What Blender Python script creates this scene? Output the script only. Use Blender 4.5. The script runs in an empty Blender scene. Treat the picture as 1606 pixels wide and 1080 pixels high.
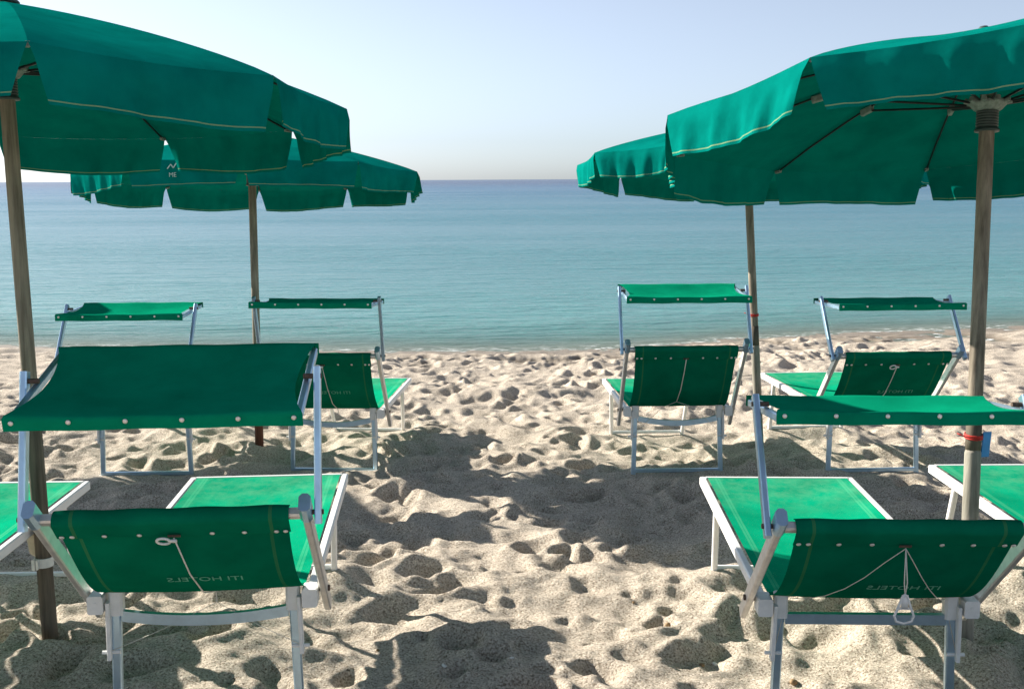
import bpy, math, random
import numpy as np
from mathutils import Vector, Matrix

R = math.radians
random.seed(7)
rng = np.random.default_rng(11)
scene = bpy.context.scene
col = scene.collection

# ------------------------------------------------------------------ camera
CAM_H = 1.707
cam_data = bpy.data.cameras.new('camera')
cam_data.sensor_width = 36.0
cam_data.sensor_fit = 'HORIZONTAL'
cam_data.lens = 1702.0 / 1606.0 * 36.0
cam_data.clip_start = 0.05
cam_data.clip_end = 40000.0
cam = bpy.data.objects.new('camera', cam_data)
col.objects.link(cam)
PITCH = math.atan((540 - 281.5) / 1702.0)
cam.matrix_world = (Matrix.Translation((0, 0, CAM_H)) @ Matrix.Rotation(R(90) - PITCH, 4, 'X')
                    @ Matrix.Rotation(R(-0.3), 4, 'Z'))
scene.camera = cam

# ------------------------------------------------------------------ sky, sun, exposure
SUN_EL, SUN_AZ = R(25.6), R(59.3)          # azimuth measured to the left of the view axis (+Y)
sun_dir = Vector((-math.sin(SUN_AZ) * math.cos(SUN_EL), math.cos(SUN_AZ) * math.cos(SUN_EL), math.sin(SUN_EL)))
world = bpy.data.worlds.new('World')
scene.world = world
world.use_nodes = True
wn = world.node_tree
wn.nodes.clear()
sky = wn.nodes.new('ShaderNodeTexSky')
sky.sky_type = 'NISHITA'
sky.sun_disc = False
sky.sun_elevation = SUN_EL
sky.sun_rotation = -SUN_AZ
sky.altitude = 0.0
sky.air_density = 0.75
sky.dust_density = 0.7
sky.ozone_density = 3.5
bg = wn.nodes.new('ShaderNodeBackground')
bg.inputs['Strength'].default_value = 0.066
wo = wn.nodes.new('ShaderNodeOutputWorld')
hs = wn.nodes.new('ShaderNodeHueSaturation')        # thin summer haze: a paler sky all round
hs.inputs['Saturation'].default_value = 0.46
wn.links.new(sky.outputs[0], hs.inputs['Color'])
wb = wn.nodes.new('ShaderNodeMix')
wb.data_type = 'RGBA'
wb.blend_type = 'MULTIPLY'
wb.inputs[0].default_value = 1.0
wb.inputs[7].default_value = (0.945, 1.0, 1.075, 1.0)
wn.links.new(hs.outputs[0], wb.inputs[6])
wn.links.new(wb.outputs[2], bg.inputs['Color'])
wn.links.new(bg.outputs[0], wo.inputs['Surface'])

sun_data = bpy.data.lights.new('sun', 'SUN')
sun_data.energy = 5.0
sun_data.angle = R(0.53)
sun_data.color = (1.0, 0.93, 0.82)
sun = bpy.data.objects.new('sun', sun_data)
sun.rotation_euler = sun_dir.to_track_quat('Z', 'Y').to_euler()
sun.location = (-20, 20, 20)
col.objects.link(sun)

vs = scene.view_settings
vs.view_transform = 'Standard'
vs.look = 'None'
vs.exposure = 1.26
vs.gamma = 1.0
vs.use_curve_mapping = False


# ------------------------------------------------------------------ material helpers
def new_mat(name):
    m = bpy.data.materials.new(name)
    m.use_nodes = True
    nt = m.node_tree
    nt.nodes.clear()
    out = nt.nodes.new('ShaderNodeOutputMaterial')
    return m, nt, out


def nd(nt, typ, **kw):
    n = nt.nodes.new(typ)
    for k, v in kw.items():
        if k in n.inputs.keys():
            n.inputs[k].default_value = v
        else:
            setattr(n, k, v)
    return n


def ramp(nt, fac, stops, interp='LINEAR'):
    r = nt.nodes.new('ShaderNodeValToRGB')
    r.color_ramp.interpolation = interp
    els = r.color_ramp.elements
    while len(els) < len(stops):
        els.new(0.5)
    for e, (p, c) in zip(els, stops):
        e.position = p
        e.color = (*c, 1.0) if len(c) == 3 else c
    nt.links.new(fac, r.inputs['Fac'])
    return r.outputs['Color']


def mixc(nt, fac, a, b):
    m = nt.nodes.new('ShaderNodeMix')
    m.data_type = 'RGBA'
    for sock, v in ((m.inputs[0], fac), (m.inputs[6], a), (m.inputs[7], b)):
        if isinstance(v, (int, float)):
            sock.default_value = v
        elif isinstance(v, tuple):
            sock.default_value = (*v, 1.0)
        else:
            nt.links.new(v, sock)
    return m.outputs[2]


def mth(nt, op, a, b=None, c=None, clamp=False):
    m = nt.nodes.new('ShaderNodeMath')
    m.operation = op
    m.use_clamp = clamp
    for i, v in enumerate((a, b, c)):
        if v is None:
            continue
        if isinstance(v, (int, float)):
            m.inputs[i].default_value = v
        else:
            nt.links.new(v, m.inputs[i])
    return m.outputs[0]


def simple_mat(name, colr, rough=0.5, metal=0.0, noise=0.0, nscale=20.0, bump=0.0, spec=0.5):
    m, nt, out = new_mat(name)
    b = nd(nt, 'ShaderNodeBsdfPrincipled', Roughness=rough, Metallic=metal)
    b.inputs['Specular IOR Level'].default_value = spec
    tc = nd(nt, 'ShaderNodeTexCoord')
    n = nd(nt, 'ShaderNodeTexNoise', Scale=nscale, Detail=5.0, Roughness=0.6)
    nt.links.new(tc.outputs['Object'], n.inputs['Vector'])
    lo = tuple(max(0, c * (1 - noise)) for c in colr)
    hi = tuple(min(1, c * (1 + noise)) for c in colr)
    nt.links.new(ramp(nt, n.outputs['Fac'], [(0.3, lo), (0.7, hi)]), b.inputs['Base Color'])
    if bump:
        bp = nd(nt, 'ShaderNodeBump', Strength=bump, Distance=0.002)
        nt.links.new(n.outputs['Fac'], bp.inputs['Height'])
        nt.links.new(bp.outputs[0], b.inputs['Normal'])
    nt.links.new(b.outputs[0], out.inputs['Surface'])
    return m


def fabric_mat(name, colr, trans_col, trans=0.2, seams=None, seam_col=None, dust=0.0, weave=900.0, valance=False, wr=0.25):
    """woven cloth: diffuse both sides plus light that comes through; seams/hem from UV"""
    m, nt, out = new_mat(name)
    uv = nd(nt, 'ShaderNodeUVMap')
    sep = nd(nt, 'ShaderNodeSeparateXYZ')
    nt.links.new(uv.outputs[0], sep.inputs[0])
    tc = nd(nt, 'ShaderNodeTexCoord')
    n1 = nd(nt, 'ShaderNodeTexNoise', Scale=6.0, Detail=6.0, Roughness=0.6)
    nt.links.new(tc.outputs['Object'], n1.inputs['Vector'])
    lo = tuple(c * 0.80 for c in colr)
    hi = tuple(min(1, c * 1.18) for c in colr)
    c = ramp(nt, n1.outputs['Fac'], [(0.3, lo), (0.7, hi)])
    if dust:
        # dry sand dust caught in the weave
        mp = nd(nt, 'ShaderNodeMapping')
        mp.inputs['Scale'].default_value = (3.0, 5.0, 1.0)
        nt.links.new(uv.outputs[0], mp.inputs['Vector'])
        n2 = nd(nt, 'ShaderNodeTexNoise', Scale=2.2, Detail=9.0, Roughness=0.72)
        nt.links.new(mp.outputs[0], n2.inputs['Vector'])
        edge = ramp(nt, sep.outputs[1], [(0.62, (0, 0, 0)), (0.84, (1, 1, 1))])
        f = mth(nt, 'MULTIPLY', ramp(nt, n2.outputs['Fac'], [(0.40, (0, 0, 0)), (0.68, (1, 1, 1))]), edge)
        n3 = nd(nt, 'ShaderNodeTexNoise', Scale=260.0, Detail=2.0)
        nt.links.new(tc.outputs['Object'], n3.inputs['Vector'])
        f2 = ramp(nt, n3.outputs['Fac'], [(0.66, (0, 0, 0)), (0.74, (1, 1, 1))])
        f = mth(nt, 'ADD', mth(nt, 'MULTIPLY', f, dust), mth(nt, 'MULTIPLY', f2, 0.25), clamp=True)
        c = mixc(nt, f, c, (0.55, 0.62, 0.42))
    if seams:
        # stitched seams running along v
        w = 0.008
        f = None
        for s in seams:
            d = mth(nt, 'ABSOLUTE', mth(nt, 'SUBTRACT', sep.outputs[0], s))
            g = mth(nt, 'LESS_THAN', d, w)
            f = g if f is None else mth(nt, 'MAXIMUM', f, g)
        f = mth(nt, 'MULTIPLY', f, mth(nt, 'MULTIPLY', n1.outputs['Fac'], 0.8))
        c = mixc(nt, f, c, seam_col)
    if valance:
        d = mth(nt, 'ABSOLUTE', mth(nt, 'SUBTRACT', sep.outputs[1], 0.07))
        f = mth(nt, 'LESS_THAN', d, 0.012)
        c = mixc(nt, mth(nt, 'MULTIPLY', f, 0.6), c, (0.30, 0.40, 0.19))
    dif = nd(nt, 'ShaderNodeBsdfPrincipled', Roughness=0.95)
    dif.inputs['Specular IOR Level'].default_value = 0.0
    nt.links.new(c, dif.inputs['Base Color'])
    tr = nd(nt, 'ShaderNodeBsdfTranslucent')
    tr.inputs['Color'].default_value = (*trans_col, 1)
    mx = nd(nt, 'ShaderNodeMixShader')
    mx.inputs[0].default_value = trans
    nt.links.new(dif.outputs[0], mx.inputs[1])
    nt.links.new(tr.outputs[0], mx.inputs[2])
    # weave and wrinkle relief
    wv = nd(nt, 'ShaderNodeTexNoise', Scale=weave, Detail=1.0)
    nt.links.new(tc.outputs['Object'], wv.inputs['Vector'])
    wk = nd(nt, 'ShaderNodeTexNoise', Scale=9.0, Detail=3.0, Roughness=0.5)
    nt.links.new(tc.outputs['Object'], wk.inputs['Vector'])
    h = mth(nt, 'ADD', mth(nt, 'MULTIPLY', wv.outputs['Fac'], 0.0009), mth(nt, 'MULTIPLY', wk.outputs['Fac'], 0.02 * wr))
    bp = nd(nt, 'ShaderNodeBump', Strength=0.8, Distance=1.0)
    nt.links.new(h, bp.inputs['Height'])
    nt.links.new(bp.outputs[0], dif.inputs['Normal'])
    nt.links.new(bp.outputs[0], tr.inputs['Normal'])
    nt.links.new(mx.outputs[0], out.inputs['Surface'])
    return m


def wood_mat(name, c0, c1):
    m, nt, out = new_mat(name)
    b = nd(nt, 'ShaderNodeBsdfPrincipled', Roughness=0.8)
    b.inputs['Specular IOR Level'].default_value = 0.25
    tc = nd(nt, 'ShaderNodeTexCoord')
    mp = nd(nt, 'ShaderNodeMapping')
    mp.inputs['Scale'].default_value = (60.0, 60.0, 2.2)
    nt.links.new(tc.outputs['Object'], mp.inputs['Vector'])
    n = nd(nt, 'ShaderNodeTexNoise', Scale=1.0, Detail=8.0, Roughness=0.65)
    nt.links.new(mp.outputs[0], n.inputs['Vector'])
    n2 = nd(nt, 'ShaderNodeTexNoise', Scale=5.0, Detail=4.0)
    nt.links.new(tc.outputs['Object'], n2.inputs['Vector'])
    f = mth(nt, 'ADD', mth(nt, 'MULTIPLY', n.outputs['Fac'], 0.7), mth(nt, 'MULTIPLY', n2.outputs['Fac'], 0.3))
    nt.links.new(ramp(nt, f, [(0.34, c0), (0.64, c1)]), b.inputs['Base Color'])
    bp = nd(nt, 'ShaderNodeBump', Strength=0.5, Distance=0.003)
    nt.links.new(n.outputs['Fac'], bp.inputs['Height'])
    nt.links.new(bp.outputs[0], b.inputs['Normal'])
    nt.links.new(b.outputs[0], out.inputs['Surface'])
    return m


M = {}
M['canopy'] = fabric_mat('umbrella_cloth', (0.001, 0.165, 0.137), (0.001, 0.20, 0.16), 0.012, wr=0.12)
M['valance'] = fabric_mat('umbrella_valance_cloth', (0.001, 0.165, 0.137), (0.001, 0.20, 0.16), 0.015, valance=True, wr=0.35)
M['seat'] = fabric_mat('lounger_seat_mesh_sunlit', (0.003, 0.33, 0.17), (0.003, 0.34, 0.17), 0.06,
                       seams=(0.055, 0.075, 0.925, 0.945), seam_col=(0.10, 0.50, 0.28), dust=0.14, wr=0.04)  # same cloth as the backrest, with sunlit brightness put into its colour
M['back'] = fabric_mat('lounger_back_mesh_shaded', (0.002, 0.135, 0.072), (0.002, 0.2, 0.09), 0.012,
                       seams=(0.08, 0.92), seam_col=(0.07, 0.20, 0.07), wr=0.05)  # same cloth as the seat, its colour darkened to stand for shade
M['shade'] = fabric_mat('sunshade_mesh', (0.002, 0.22, 0.118), (0.002, 0.25, 0.12), 0.015, wr=0.04)  # same cloth again, toned between the sunlit seat and the shaded back
M['alu'] = simple_mat('sky_tinted_aluminium', (0.46, 0.63, 0.77), 0.32, 0.9, 0.08, 30.0, 0.04)  # blue of the reflected sky put into the metal's base colour
M['arm'] = simple_mat('worn_aluminium', (0.68, 0.66, 0.63), 0.48, 0.75, 0.12, 24.0, 0.08)
M['white'] = simple_mat('white_painted_rail', (0.78, 0.78, 0.76), 0.42, 0.0, 0.06, 16.0, 0.05)
M['plastic'] = simple_mat('white_plastic', (0.70, 0.71, 0.68), 0.45, 0.0, 0.08, 40.0)
M['snap'] = simple_mat('snap_metal', (0.75, 0.74, 0.68), 0.35, 0.4, 0.1, 90.0)
M['cord'] = simple_mat('white_cord', (0.66, 0.64, 0.56), 0.85, 0.0, 0.15, 200.0)
M['black'] = simple_mat('black_rib_metal', (0.012, 0.014, 0.016), 0.45, 0.2, 0.2, 50.0)
M['collar'] = simple_mat('dark_collar_plastic', (0.05, 0.07, 0.068), 0.45, 0.0, 0.2, 50.0)
M['crown'] = simple_mat('weathered_crown_plastic', (0.22, 0.25, 0.23), 0.6, 0.0, 0.35, 60.0)
M['wood'] = wood_mat('weathered_pole_wood', (0.10, 0.082, 0.062), (0.35, 0.295, 0.23))
M['wood_dark'] = wood_mat('dark_pole_wood', (0.05, 0.042, 0.032), (0.17, 0.14, 0.105))  # darker wood tone for lower pole sections and bands
M['sleeve'] = wood_mat('grey_sleeve', (0.14, 0.13, 0.105), (0.34, 0.315, 0.265))
M['rust'] = wood_mat('rust_sleeve', (0.06, 0.022, 0.012), (0.17, 0.07, 0.04))
M['print'] = simple_mat('faded_print', (0.09, 0.34, 0.22), 0.8, 0.0, 0.2, 60.0)
M['print_white'] = simple_mat('white_print', (0.42, 0.58, 0.54), 0.8, 0.0, 0.1, 60.0)
M['red'] = simple_mat('red_string', (0.55, 0.03, 0.02), 0.7, 0.0, 0.2, 90.0)
M['blue'] = simple_mat('blue_plastic', (0.06, 0.26, 0.62), 0.4, 0.0, 0.1, 30.0)
M['beige'] = simple_mat('beige_plastic', (0.42, 0.38, 0.30), 0.55, 0.0, 0.15, 40.0)
M['bolt'] = simple_mat('rusty_bolt', (0.11, 0.075, 0.055), 0.6, 0.5, 0.4, 120.0)
M['pebble'] = simple_mat('brown_pebble', (0.26, 0.17, 0.08), 0.7, 0.0, 0.4, 60.0, 0.3)
M['shell'] = simple_mat('white_shell', (0.70, 0.68, 0.64), 0.5, 0.0, 0.1, 60.0, 0.2)


# ------------------------------------------------------------------ mesh helpers
class MB:
    def __init__(self):
        self.v, self.f, self.uv = [], [], []

    def add(self, vs_, fs, uvs=None):
        o = len(self.v)
        self.v += [tuple(p) for p in vs_]
        self.f += [tuple(i + o for i in f) for f in fs]
        if uvs is not None:
            self.uv += list(uvs)

    def frame(self, d, up):
        d = Vector(d).normalized()
        up = Vector(up)
        if abs(d.dot(up.normalized())) > 0.98:
            up = Vector((0, 1, 0)) if abs(d.y) < 0.9 else Vector((1, 0, 0))
        s = d.cross(up).normalized()
        u = s.cross(d).normalized()
        return s, u

    def bar(self, p0, p1, w, t, up=(0, 0, 1), ch=0.18):
        """rectangular tube with rounded-off edges; w across, t along 'up'"""
        p0, p1 = Vector(p0), Vector(p1)
        s, u = self.frame(p1 - p0, up)
        c = min(w, t) * ch
        sec = [(-w/2 + c, -t/2), (w/2 - c, -t/2), (w/2, -t/2 + c), (w/2, t/2 - c), (w/2 - c, t/2), (-w/2 + c, t/2),
               (-w/2, t/2 - c), (-w/2, -t/2 + c)]
        vs_ = [p0 + s * a + u * b for a, b in sec] + [p1 + s * a + u * b for a, b in sec]
        fs = [(i, (i + 1) % 8, 8 + (i + 1) % 8, 8 + i) for i in range(8)] + [tuple(range(7, -1, -1)), tuple(range(8, 16))]
        self.add(vs_, fs)

    def path(self, pts, r, n=8, closed=False, radii=None):
        pts = [Vector(p) for p in pts]
        m = len(pts)
        vs_, fs = [], []
        ref = None
        for i, p in enumerate(pts):
            if closed:
                d = pts[(i + 1) % m] - pts[i - 1]
            else:
                d = pts[min(i + 1, m - 1)] - pts[max(i - 1, 0)]
            d.normalize()
            if ref is None:
                ref = Vector((0, 0, 1)) if abs(d.z) < 0.9 else Vector((1, 0, 0))
            s = d.cross(ref).normalized()
            u = s.cross(d).normalized()
            ref = u
            rr = radii[i] if radii else r
            for k in range(n):
                a = 2 * math.pi * k / n
                vs_.append(p + s * math.cos(a) * rr + u * math.sin(a) * rr)
        for i in range(m if closed else m - 1):
            j = (i + 1) % m
            for k in range(n):
                fs.append((i * n + k, i * n + (k + 1) % n, j * n + (k + 1) % n, j * n + k))
        if not closed:
            fs.append(tuple(range(n - 1, -1, -1)))
            fs.append(tuple((m - 1) * n + k for k in range(n)))
        self.add(vs_, fs)

    def grid(self, fn, nu, nv):
        """fn(u, v) -> point; writes UVs"""
        vs_, uvs, fs = [], [], []
        for j in range(nv + 1):
            for i in range(nu + 1):
                u, v = i / nu, j / nv
                vs_.append(fn(u, v))
                uvs.append((u, v))
        for j in range(nv):
            for i in range(nu):
                a = j * (nu + 1) + i
                fs.append((a, a + 1, a + nu + 2, a + nu + 1))
        self.add(vs_, fs, uvs)

    def lathe(self, prof, n=20, centre=(0, 0, 0)):
        c = Vector(centre)
        vs_, fs = [], []
        for r, z in prof:
            for k in range(n):
                a = 2 * math.pi * k / n
                vs_.append(c + Vector((r * math.cos(a), r * math.sin(a), z)))
        for i in range(len(prof) - 1):
            for k in range(n):
                fs.append((i * n + k, i * n + (k + 1) % n, (i + 1) * n + (k + 1) % n, (i + 1) * n + k))
        fs.append(tuple(range(n - 1, -1, -1)))
        fs.append(tuple((len(prof) - 1) * n + k for k in range(n)))
        self.add(vs_, fs)

    def build(self, name, mat, parent=None, smooth=False):
        me = bpy.data.meshes.new(name)
        me.from_pydata(self.v, [], self.f)
        if self.uv and len(self.uv) == len(self.v):
            ul = me.uv_layers.new(name='UVMap')
            idx = np.zeros(len(me.loops), dtype=np.int32)
            me.loops.foreach_get('vertex_index', idx)
            ul.data.foreach_set('uv', np.array(self.uv, dtype=np.float32)[idx].ravel())
        if smooth:
            me.polygons.foreach_set('use_smooth', [True] * len(me.polygons))
        me.materials.append(M[mat] if isinstance(mat, str) else mat)
        me.update()
        o = bpy.data.objects.new(name, me)
        col.objects.link(o)
        if parent is not None:
            o.parent = parent
        return o


def empty(name, loc, rot=(0, 0, 0)):
    o = bpy.data.objects.new(name, None)
    o.empty_display_size = 0.1
    o.location = loc
    o.rotation_euler = rot
    col.objects.link(o)
    return o


def tag(o, label=None, cat=None, group=None, kind=None):
    if label:
        o['label'] = label
    if cat:
        o['category'] = cat
    if group:
        o['group'] = group
    if kind:
        o['kind'] = kind
    return o


def text_mesh(body, size, name, mat, parent, matrix, extrude=0.0004):
    cu = bpy.data.curves.new(name, 'FONT')
    cu.body = body
    cu.size = size
    cu.align_x = 'CENTER'
    cu.align_y = 'CENTER'
    cu.extrude = extrude
    cu.resolution_u = 3
    t = bpy.data.objects.new(name + '_tmp', cu)
    col.objects.link(t)
    dg = bpy.context.evaluated_depsgraph_get()
    me = bpy.data.meshes.new_from_object(t.evaluated_get(dg))
    bpy.data.objects.remove(t)
    me.name = name
    me.transform(matrix)
    me.materials.clear()
    me.materials.append(M[mat])
    o = bpy.data.objects.new(name, me)
    col.objects.link(o)
    o.parent = parent
    return o


# ------------------------------------------------------------------ terrain: sand and sea
SEA_Z = -0.35


def smooth(a, b, x):
    t = np.clip((x - a) / (b - a), 0, 1)
    return t * t * (3 - 2 * t)


def shore(x):
    xs = np.array([-60., -12., -6.5, -3., 0., 1.6, 3.3, 5., 7.1, 12., 60.])
    ds = np.array([19., 14.6, 13.65, 13.1, 12.95, 13.3, 14.0, 14.5, 15.0, 15.8, 19.])
    return np.interp(x, xs, ds)


def ground_plane(y):
    return 0.09 - 0.045 * (y - 3.1)


# lounger: name, x, y, yaw, back angle, shade-bar lean, shade tilt, shade offset, base z, tilt
BEDS = [
    ('FL', -0.900, 3.050, 0.075, 42.3, 12.7, 14.5, 0.003, 0.140, -0.012),
    ('FR', 1.058, 3.144, -0.035, 43.0, 34.8, -6.5, 0.022, 0.074, 0.006),
    ('B', -1.125, 6.708, -0.045, 50.7, -16.9, -1.9, 0.053, -0.106, -0.029),
    ('C', 0.992, 6.416, 0.020, 51.3, 21.6, 6.8, 0.002, -0.042, -0.049),
    ('D', 2.120, 6.268, 0.043, 44.5, 35.7, -0.4, -0.031, -0.004, -0.027),
    ('A', -2.202, 6.398, 0.016, 44.6, 35.3, 1.9, 0.004, -0.037, 0.003),
    ('FLL', -2.020, 3.060, 0.030, 44.0, 20.0, 5.0, 0.0, 0.100, 0.000),
    ('FRR', 2.130, 3.330, 0.000, 44.0, 25.0, 0.0, 0.0, 0.080, 0.000),
]
W, L, HS, WL, LB, LS, WS, DS = 0.611, 1.264, 0.372, 0.505, 0.548, 0.351, 0.709, 0.415


def vnoise(xs, ys, cell, seed):
    """smooth value noise on the tensor grid xs (columns) by ys (rows)"""
    r = np.random.default_rng(seed)
    x0, y0 = xs.min(), ys.min()
    nx = int((xs.max() - x0) / cell) + 3
    ny = int((ys.max() - y0) / cell) + 3
    g = r.random((ny, nx)) * 2 - 1
    fx, fy = (xs - x0) / cell, (ys - y0) / cell
    ix, iy = fx.astype(int), fy.astype(int)
    tx, ty = fx - ix, fy - iy
    tx = tx * tx * tx * (tx * (tx * 6 - 15) + 10)
    ty = ty * ty * ty * (ty * (ty * 6 - 15) + 10)
    rows0 = g[iy][:, ix] * (1 - tx) + g[iy][:, ix + 1] * tx
    rows1 = g[iy + 1][:, ix] * (1 - tx) + g[iy + 1][:, ix + 1] * tx
    return rows0 * (1 - ty)[:, None] + rows1 * ty[:, None]


def spaced(a, b, s):
    return list(np.linspace(a, b, max(2, int(round((b - a) / s)) + 1))[:-1])


xc = spaced(-4.2, 4.2, 0.0165)
xr = [4.2]
s = 0.0165
while xr[-1] < 8.5:
    s = min(s * 1.03, 0.08)
    xr.append(xr[-1] + s)
while xr[-1] < 70:
    s = s * 1.35
    xr.append(xr[-1] + s)
XS = np.array([-v for v in xr[::-1]] + xc[1:] + xr)
yl = [-30., -18., -10., -6., -3., -1.5, -0.5, 0.2, 0.7] + spaced(1.0, 2.2, 0.03) + spaced(2.2, 5.0, 0.0125) \
    + spaced(5.0, 8.0, 0.017) + spaced(8.0, 15.5, 0.026) + [15.5, 15.8, 16.3, 17., 18., 20., 24., 30., 45., 80.]
YS = np.array(yl)

SH = shore(XS)
GX, GY = np.meshgrid(XS, YS)
w = smooth(7.0, 12.0, GY)
base_near = ground_plane(GY)
base_far = SEA_Z + 0.045 * (SH[None, :] - GY)
base = base_near * (1 - w) + base_far * w
base = np.where(GY > SH[None, :], SEA_Z - 0.05 * (GY - SH[None, :]), base)
base = np.maximum(base, -2.5)
base = np.where(GY < 1.0, ground_plane(1.0) + 0.02 * (1.0 - GY), base)

rel = np.zeros_like(base)
rel += 0.030 * vnoise(XS, YS, 0.75, 1) + 0.020 * vnoise(XS, YS, 0.36, 2) + 0.026 * vnoise(XS * 0.55, YS, 0.26, 8)


def stamp(cx, cy, ang, a, b, d, keep):
    rad = 2.6 * max(a, b)
    i0, i1 = np.searchsorted(XS, [cx - rad, cx + rad])
    j0, j1 = np.searchsorted(YS, [cy - rad, cy + rad])
    if i1 - i0 < 2 or j1 - j0 < 2:
        return
    dx = GX[j0:j1, i0:i1] - cx
    dy = GY[j0:j1, i0:i1] - cy
    u = dx * math.cos(ang) + dy * math.sin(ang)
    v = -dx * math.sin(ang) + dy * math.cos(ang)
    # heel and ball: slight waist
    r2 = (u / a) ** 2 + (v / (b * (1 + 0.18 * np.cos(2.2 * u / a)))) ** 2
    rr = np.sqrt(r2)
    m = np.exp(-r2 ** 2)
    tilt = 1 + 0.35 * u / a
    h = -d * np.exp(-r2 ** 1.4) * tilt + 0.42 * d * np.exp(-((rr - 1.45) / 0.42) ** 2)
    rel[j0:j1, i0:i1] = rel[j0:j1, i0:i1] * (1 - keep * m) + h


NF = 5600
for k in range(NF):
    cx = random.uniform(-8.5, 8.5)
    cy = random.uniform(1.0, 15.0)
    ang = random.gauss(math.pi / 2, 0.7) if random.random() < 0.6 else random.uniform(0, math.pi)
    sz = random.choice((0.7, 0.85, 1.0, 1.0, 1.35))
    stamp(cx, cy, ang, 0.098 * sz, random.uniform(0.045, 0.072) * sz, random.uniform(0.010, 0.036), random.uniform(0.15, 0.5))
for k in range(3000):   # toe digs, heel pits, clods
    cx = random.uniform(-7, 7)
    cy = random.uniform(1.5, 13.0)
    sz = random.uniform(0.025, 0.055)
    stamp(cx, cy, random.uniform(0, math.pi), sz, sz * random.uniform(0.6, 1.0), random.choice((1, 1, -0.7)) * random.uniform(0.006, 0.02), 0.2)
rel[1:-1] = 0.25 * rel[:-2] + 0.5 * rel[1:-1] + 0.25 * rel[2:]        # dry sand slumps a little
rel[:, 1:-1] = 0.25 * rel[:, :-2] + 0.5 * rel[:, 1:-1] + 0.25 * rel[:, 2:]
rel += (0.013 * vnoise(XS, YS, 0.17, 3) + 0.0085 * vnoise(XS, YS, 0.085, 4) + 0.0036 * vnoise(XS, YS, 0.045, 5)
        + 0.0016 * vnoise(XS, YS, 0.026, 6))

# the washed strip at the water's edge is smoother
edge = GY - SH[None, :]
amp = 1 - 0.86 * smooth(-0.9, -0.05, edge)
amp *= np.where(GY > 15.4, 0, 1)
rel = rel * amp * (1.35 - 0.2 * smooth(5.0, 9.0, GY))
Z = base + rel
# level the sand where lounger foot bars rest on it
for (n, bx, by, yaw, a, b, c, so, z0, tl) in BEDS:
    for yy in (-0.04, L - 0.03):
        px = bx - yy * math.sin(yaw)
        py = by + yy * math.cos(yaw)
        dx, dy = GX - px, GY - py
        u = dx * math.cos(yaw) + dy * math.sin(yaw)
        v = -dx * math.sin(yaw) + dy * math.cos(yaw)
        wgt = np.exp(-np.clip(np.abs(u) - WL / 2, 0, None) ** 2 / 0.12 ** 2) * np.exp(-(v / 0.16) ** 2)
        tgt = z0 + tl * yy - 0.004 + rel * 0.3
        Z = Z * (1 - wgt) + tgt * wgt

# sand banked up round the pole feet
for (px, py) in ((-1.679, 3.730), (1.592, 3.626), (-1.715, 7.168), (1.654, 7.074)):
    r = np.hypot(GX - px, GY - py)
    Z = Z + 0.022 * np.exp(-((r - 0.10) / 0.055) ** 2) - 0.02 * np.exp(-(r / 0.055) ** 2)
nx, ny = len(XS), len(YS)
verts = np.stack([GX.ravel(), GY.ravel(), Z.ravel()], 1)
ii, jj = np.meshgrid(np.arange(nx - 1), np.arange(ny - 1))
a0 = (jj * nx + ii).ravel()
faces = np.stack([a0, a0 + 1, a0 + nx + 1, a0 + nx], 1).astype(np.int32)


def np_mesh(name, verts, faces, mat, attrs=None):
    me = bpy.data.meshes.new(name)
    me.vertices.add(len(verts))
    me.vertices.foreach_set('co', verts.astype(np.float32).ravel())
    me.loops.add(faces.size)
    me.loops.foreach_set('vertex_index', faces.ravel())
    me.polygons.add(len(faces))
    me.polygons.foreach_set('loop_start', np.arange(0, faces.size, faces.shape[1], dtype=np.int32))
    me.polygons.foreach_set('loop_total', np.full(len(faces), faces.shape[1], dtype=np.int32))
    me.polygons.foreach_set('use_smooth', np.ones(len(faces), dtype=bool))
    for k, v in (attrs or {}).items():
        at = me.attributes.new(k, 'FLOAT', 'POINT')
        at.data.foreach_set('value', v.astype(np.float32).ravel())
    me.update(calc_edges=True)
    me.validate()
    me.materials.append(mat)
    o = bpy.data.objects.new(name, me)
    col.objects.link(o)
    return o


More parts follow.
